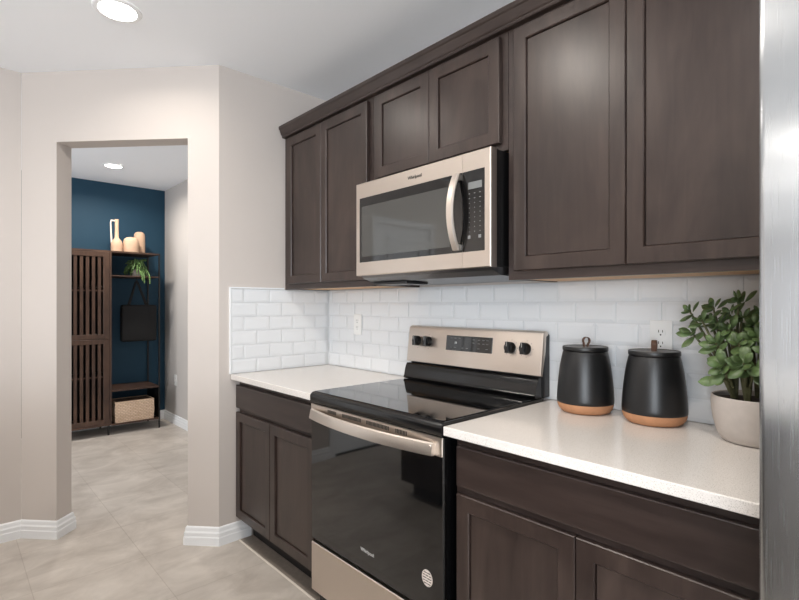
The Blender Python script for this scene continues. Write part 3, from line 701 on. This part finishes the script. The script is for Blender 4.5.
# tote bag hanging from the hook
bag = thing('tote_bag', 'black tote bag hanging from the hook of the hall rack', 'bag', (-3.11, -0.285, 0.905))
m_ = MB(); m_.box(-3.155, -3.065, -0.455, -0.115, 0.905, 1.290, 0.022, 3); m_.build('pouch', 'bag_black', bag, smooth=True, ang=50)
for x in (-3.135, -3.085):
    m_ = MB(); rings = []
    P_ = [(-0.385, 1.27), (-0.360, 1.36), (-0.335, 1.45), (-0.316, 1.525), (-0.305, 1.543), (-0.294, 1.525), (-0.268, 1.45), (-0.235, 1.36), (-0.205, 1.27)]
    for i, (y, zz) in enumerate(P_):
        a = P_[max(0, i-1)]; b_ = P_[min(len(P_)-1, i+1)]; ty, tz = b_[0]-a[0], b_[1]-a[1]; l = math.hypot(ty, tz); ny, nz = -tz/l*0.008, ty/l*0.008
        xx = x+(-3.11-x)*max(0, (zz-1.30)/0.25)*0.7
        rings.append([Vector((xx-0.002, y+ny, zz+nz)), Vector((xx+0.002, y+ny, zz+nz)), Vector((xx+0.002, y-ny, zz-nz)), Vector((xx-0.002, y-ny, zz-nz))])
    m_.ring_faces(rings, True, True, True); m_.build('strap', 'bag_black', bag)

# woven basket in the low compartment
bk = thing('basket', 'pale woven storage basket on the bottom shelf of the hall rack', 'basket', (-3.02, -0.37, 0.108))
bx0, bx1, by0, by1, bz0, bz1 = -3.16, -2.905, -0.553, -0.190, 0.1085, 0.318
Rb = lambda i, z_, k: [Vector((bx0+i+k, by0+i+k, z_)), Vector((bx1-i-k, by0+i+k, z_)), Vector((bx1-i-k, by1-i-k, z_)), Vector((bx0+i+k, by1-i-k, z_))]
m_ = MB(); m_.ring_faces([Rb(0, bz0, 0.006), Rb(0, bz0+0.1, 0.0), Rb(0, bz1, 0.002), Rb(0.012, bz1, 0.002), Rb(0.012, bz1-0.05, 0.002)], True, True, True); m_.build('woven_body', 'basket_weave', bk)
m_ = MB(); m_.box(bx0+0.016, bx1-0.016, by0+0.016, by1-0.016, bz1-0.049, bz1-0.006, 0.004); m_.build('lining', 'basket_lining', bk)

# three clay vases on the top board
zt = ZTOP+0.0003
v1 = thing('vase', 'tall narrow-necked clay jug with open handle, leftmost vase on the hall unit', 'vase', (-3.06, -0.507, zt), 'clay vases on the hall unit')
MB().lathe([(0.050, zt), (0.054, zt+0.004), (0.055, zt+0.06), (0.053, zt+0.095), (0.044, zt+0.118), (0.028, zt+0.136), (0.020, zt+0.15), (0.0175, zt+0.22), (0.0175, zt+0.325), (0.020, zt+0.338), (0.015, zt+0.338), (0.013, zt+0.30)], -3.06, -0.503, 36, True, True).build('body', 'vase_clay', v1, smooth=True)
m_ = MB(); m_.tube([(-3.06, -0.515, zt+0.322), (-3.06, -0.553, zt+0.322), (-3.06, -0.558, zt+0.30), (-3.06, -0.555, zt+0.20), (-3.06, -0.550, zt+0.10), (-3.06, -0.535, zt+0.09)], [0.008, 0.009, 0.008, 0.008, 0.009, 0.009], 10); m_.build('handle', 'vase_pale', v1, smooth=True)
v2 = MB(); v2.lathe([(0.066, zt), (0.072, zt+0.004), (0.075, zt+0.06), (0.074, zt+0.115), (0.066, zt+0.142), (0.048, zt+0.158), (0.030, zt+0.163), (0.024, zt+0.160), (0.022, zt+0.14)], 0, 0, 36)
o = v2.build('vase', 'vase_clay', smooth=True); o.data.transform(Matrix.Translation((0, 0, -zt))); o.location = (-3.045, -0.372, zt)
tag(o, 'wide squat dome-shouldered clay vase, middle vase on the hall unit', 'vase', 'clay vases on the hall unit')
v3 = MB(); v3.lathe([(0.050, zt), (0.054, zt+0.004), (0.054, zt+0.19), (0.051, zt+0.215), (0.041, zt+0.232), (0.026, zt+0.240), (0.020, zt+0.237), (0.018, zt+0.21)], 0, 0, 36)
o = v3.build('vase', 'vase_clay', smooth=True); o.data.transform(Matrix.Translation((0, 0, -zt))); o.location = (-3.145, -0.268, zt)
tag(o, 'tall round-topped cylindrical clay vase, rightmost vase on the hall unit', 'vase', 'clay vases on the hall unit')

# trailing plant on the upper shelf
tx, ty, tz = -3.05, -0.325, 1.5863
tp = thing('trailing_plant', 'small trailing green plant in a pale pot on the upper rack shelf', 'plant', (tx, ty, tz))
MB().lathe([(0.036, tz), (0.040, tz+0.003), (0.048, tz+0.075), (0.047, tz+0.078), (0.044, tz+0.070)], tx, ty, 28, True, True).build('pot', 'vase_pale', tp, smooth=True)
m_ = MB(); rnd = random.Random(9)
for i in range(90):
    a = rnd.uniform(0, 2*PI); R0 = rnd.uniform(0.02, 0.045); hgt = rnd.uniform(0.10, 0.175); out = rnd.uniform(0.06, 0.125); drop = rnd.uniform(-0.03, 0.12)
    p0 = Vector((tx+math.cos(a)*R0*0.5, ty+math.sin(a)*R0*0.5, tz+0.07)); p1 = Vector((tx+math.cos(a)*out*0.6, ty+math.sin(a)*out*0.6, tz+hgt)); p2 = Vector((tx+math.cos(a)*out, ty+math.sin(a)*out, max(tz+0.006, tz+hgt-0.03-drop)))
    if p2.x < -3.28: continue
    m_.tube([p0, p0.lerp(p1, 0.6)+Vector((0, 0, 0.01)), p1, p1.lerp(p2, 0.55)+Vector((0, 0, 0.004)), p2], [0.002, 0.005, 0.008, 0.008, 0.003], 5)
for yy, ln in ((-0.292, 0.075), (-0.240, 0.080), (-0.31, 0.05)):
    xx = UX1+0.012
    m_.tube([(tx+0.02, ty+0.02, tz+0.09), (tx+0.08, yy-0.01, tz+0.075), (xx-0.01, yy, tz+0.012), (xx, yy, tz-0.01), (xx+0.002, yy+0.003, tz-ln)], [0.004, 0.006, 0.007, 0.008, 0.006], 6)
m_.build('foliage', 'trailing_leaf', tp, smooth=True)
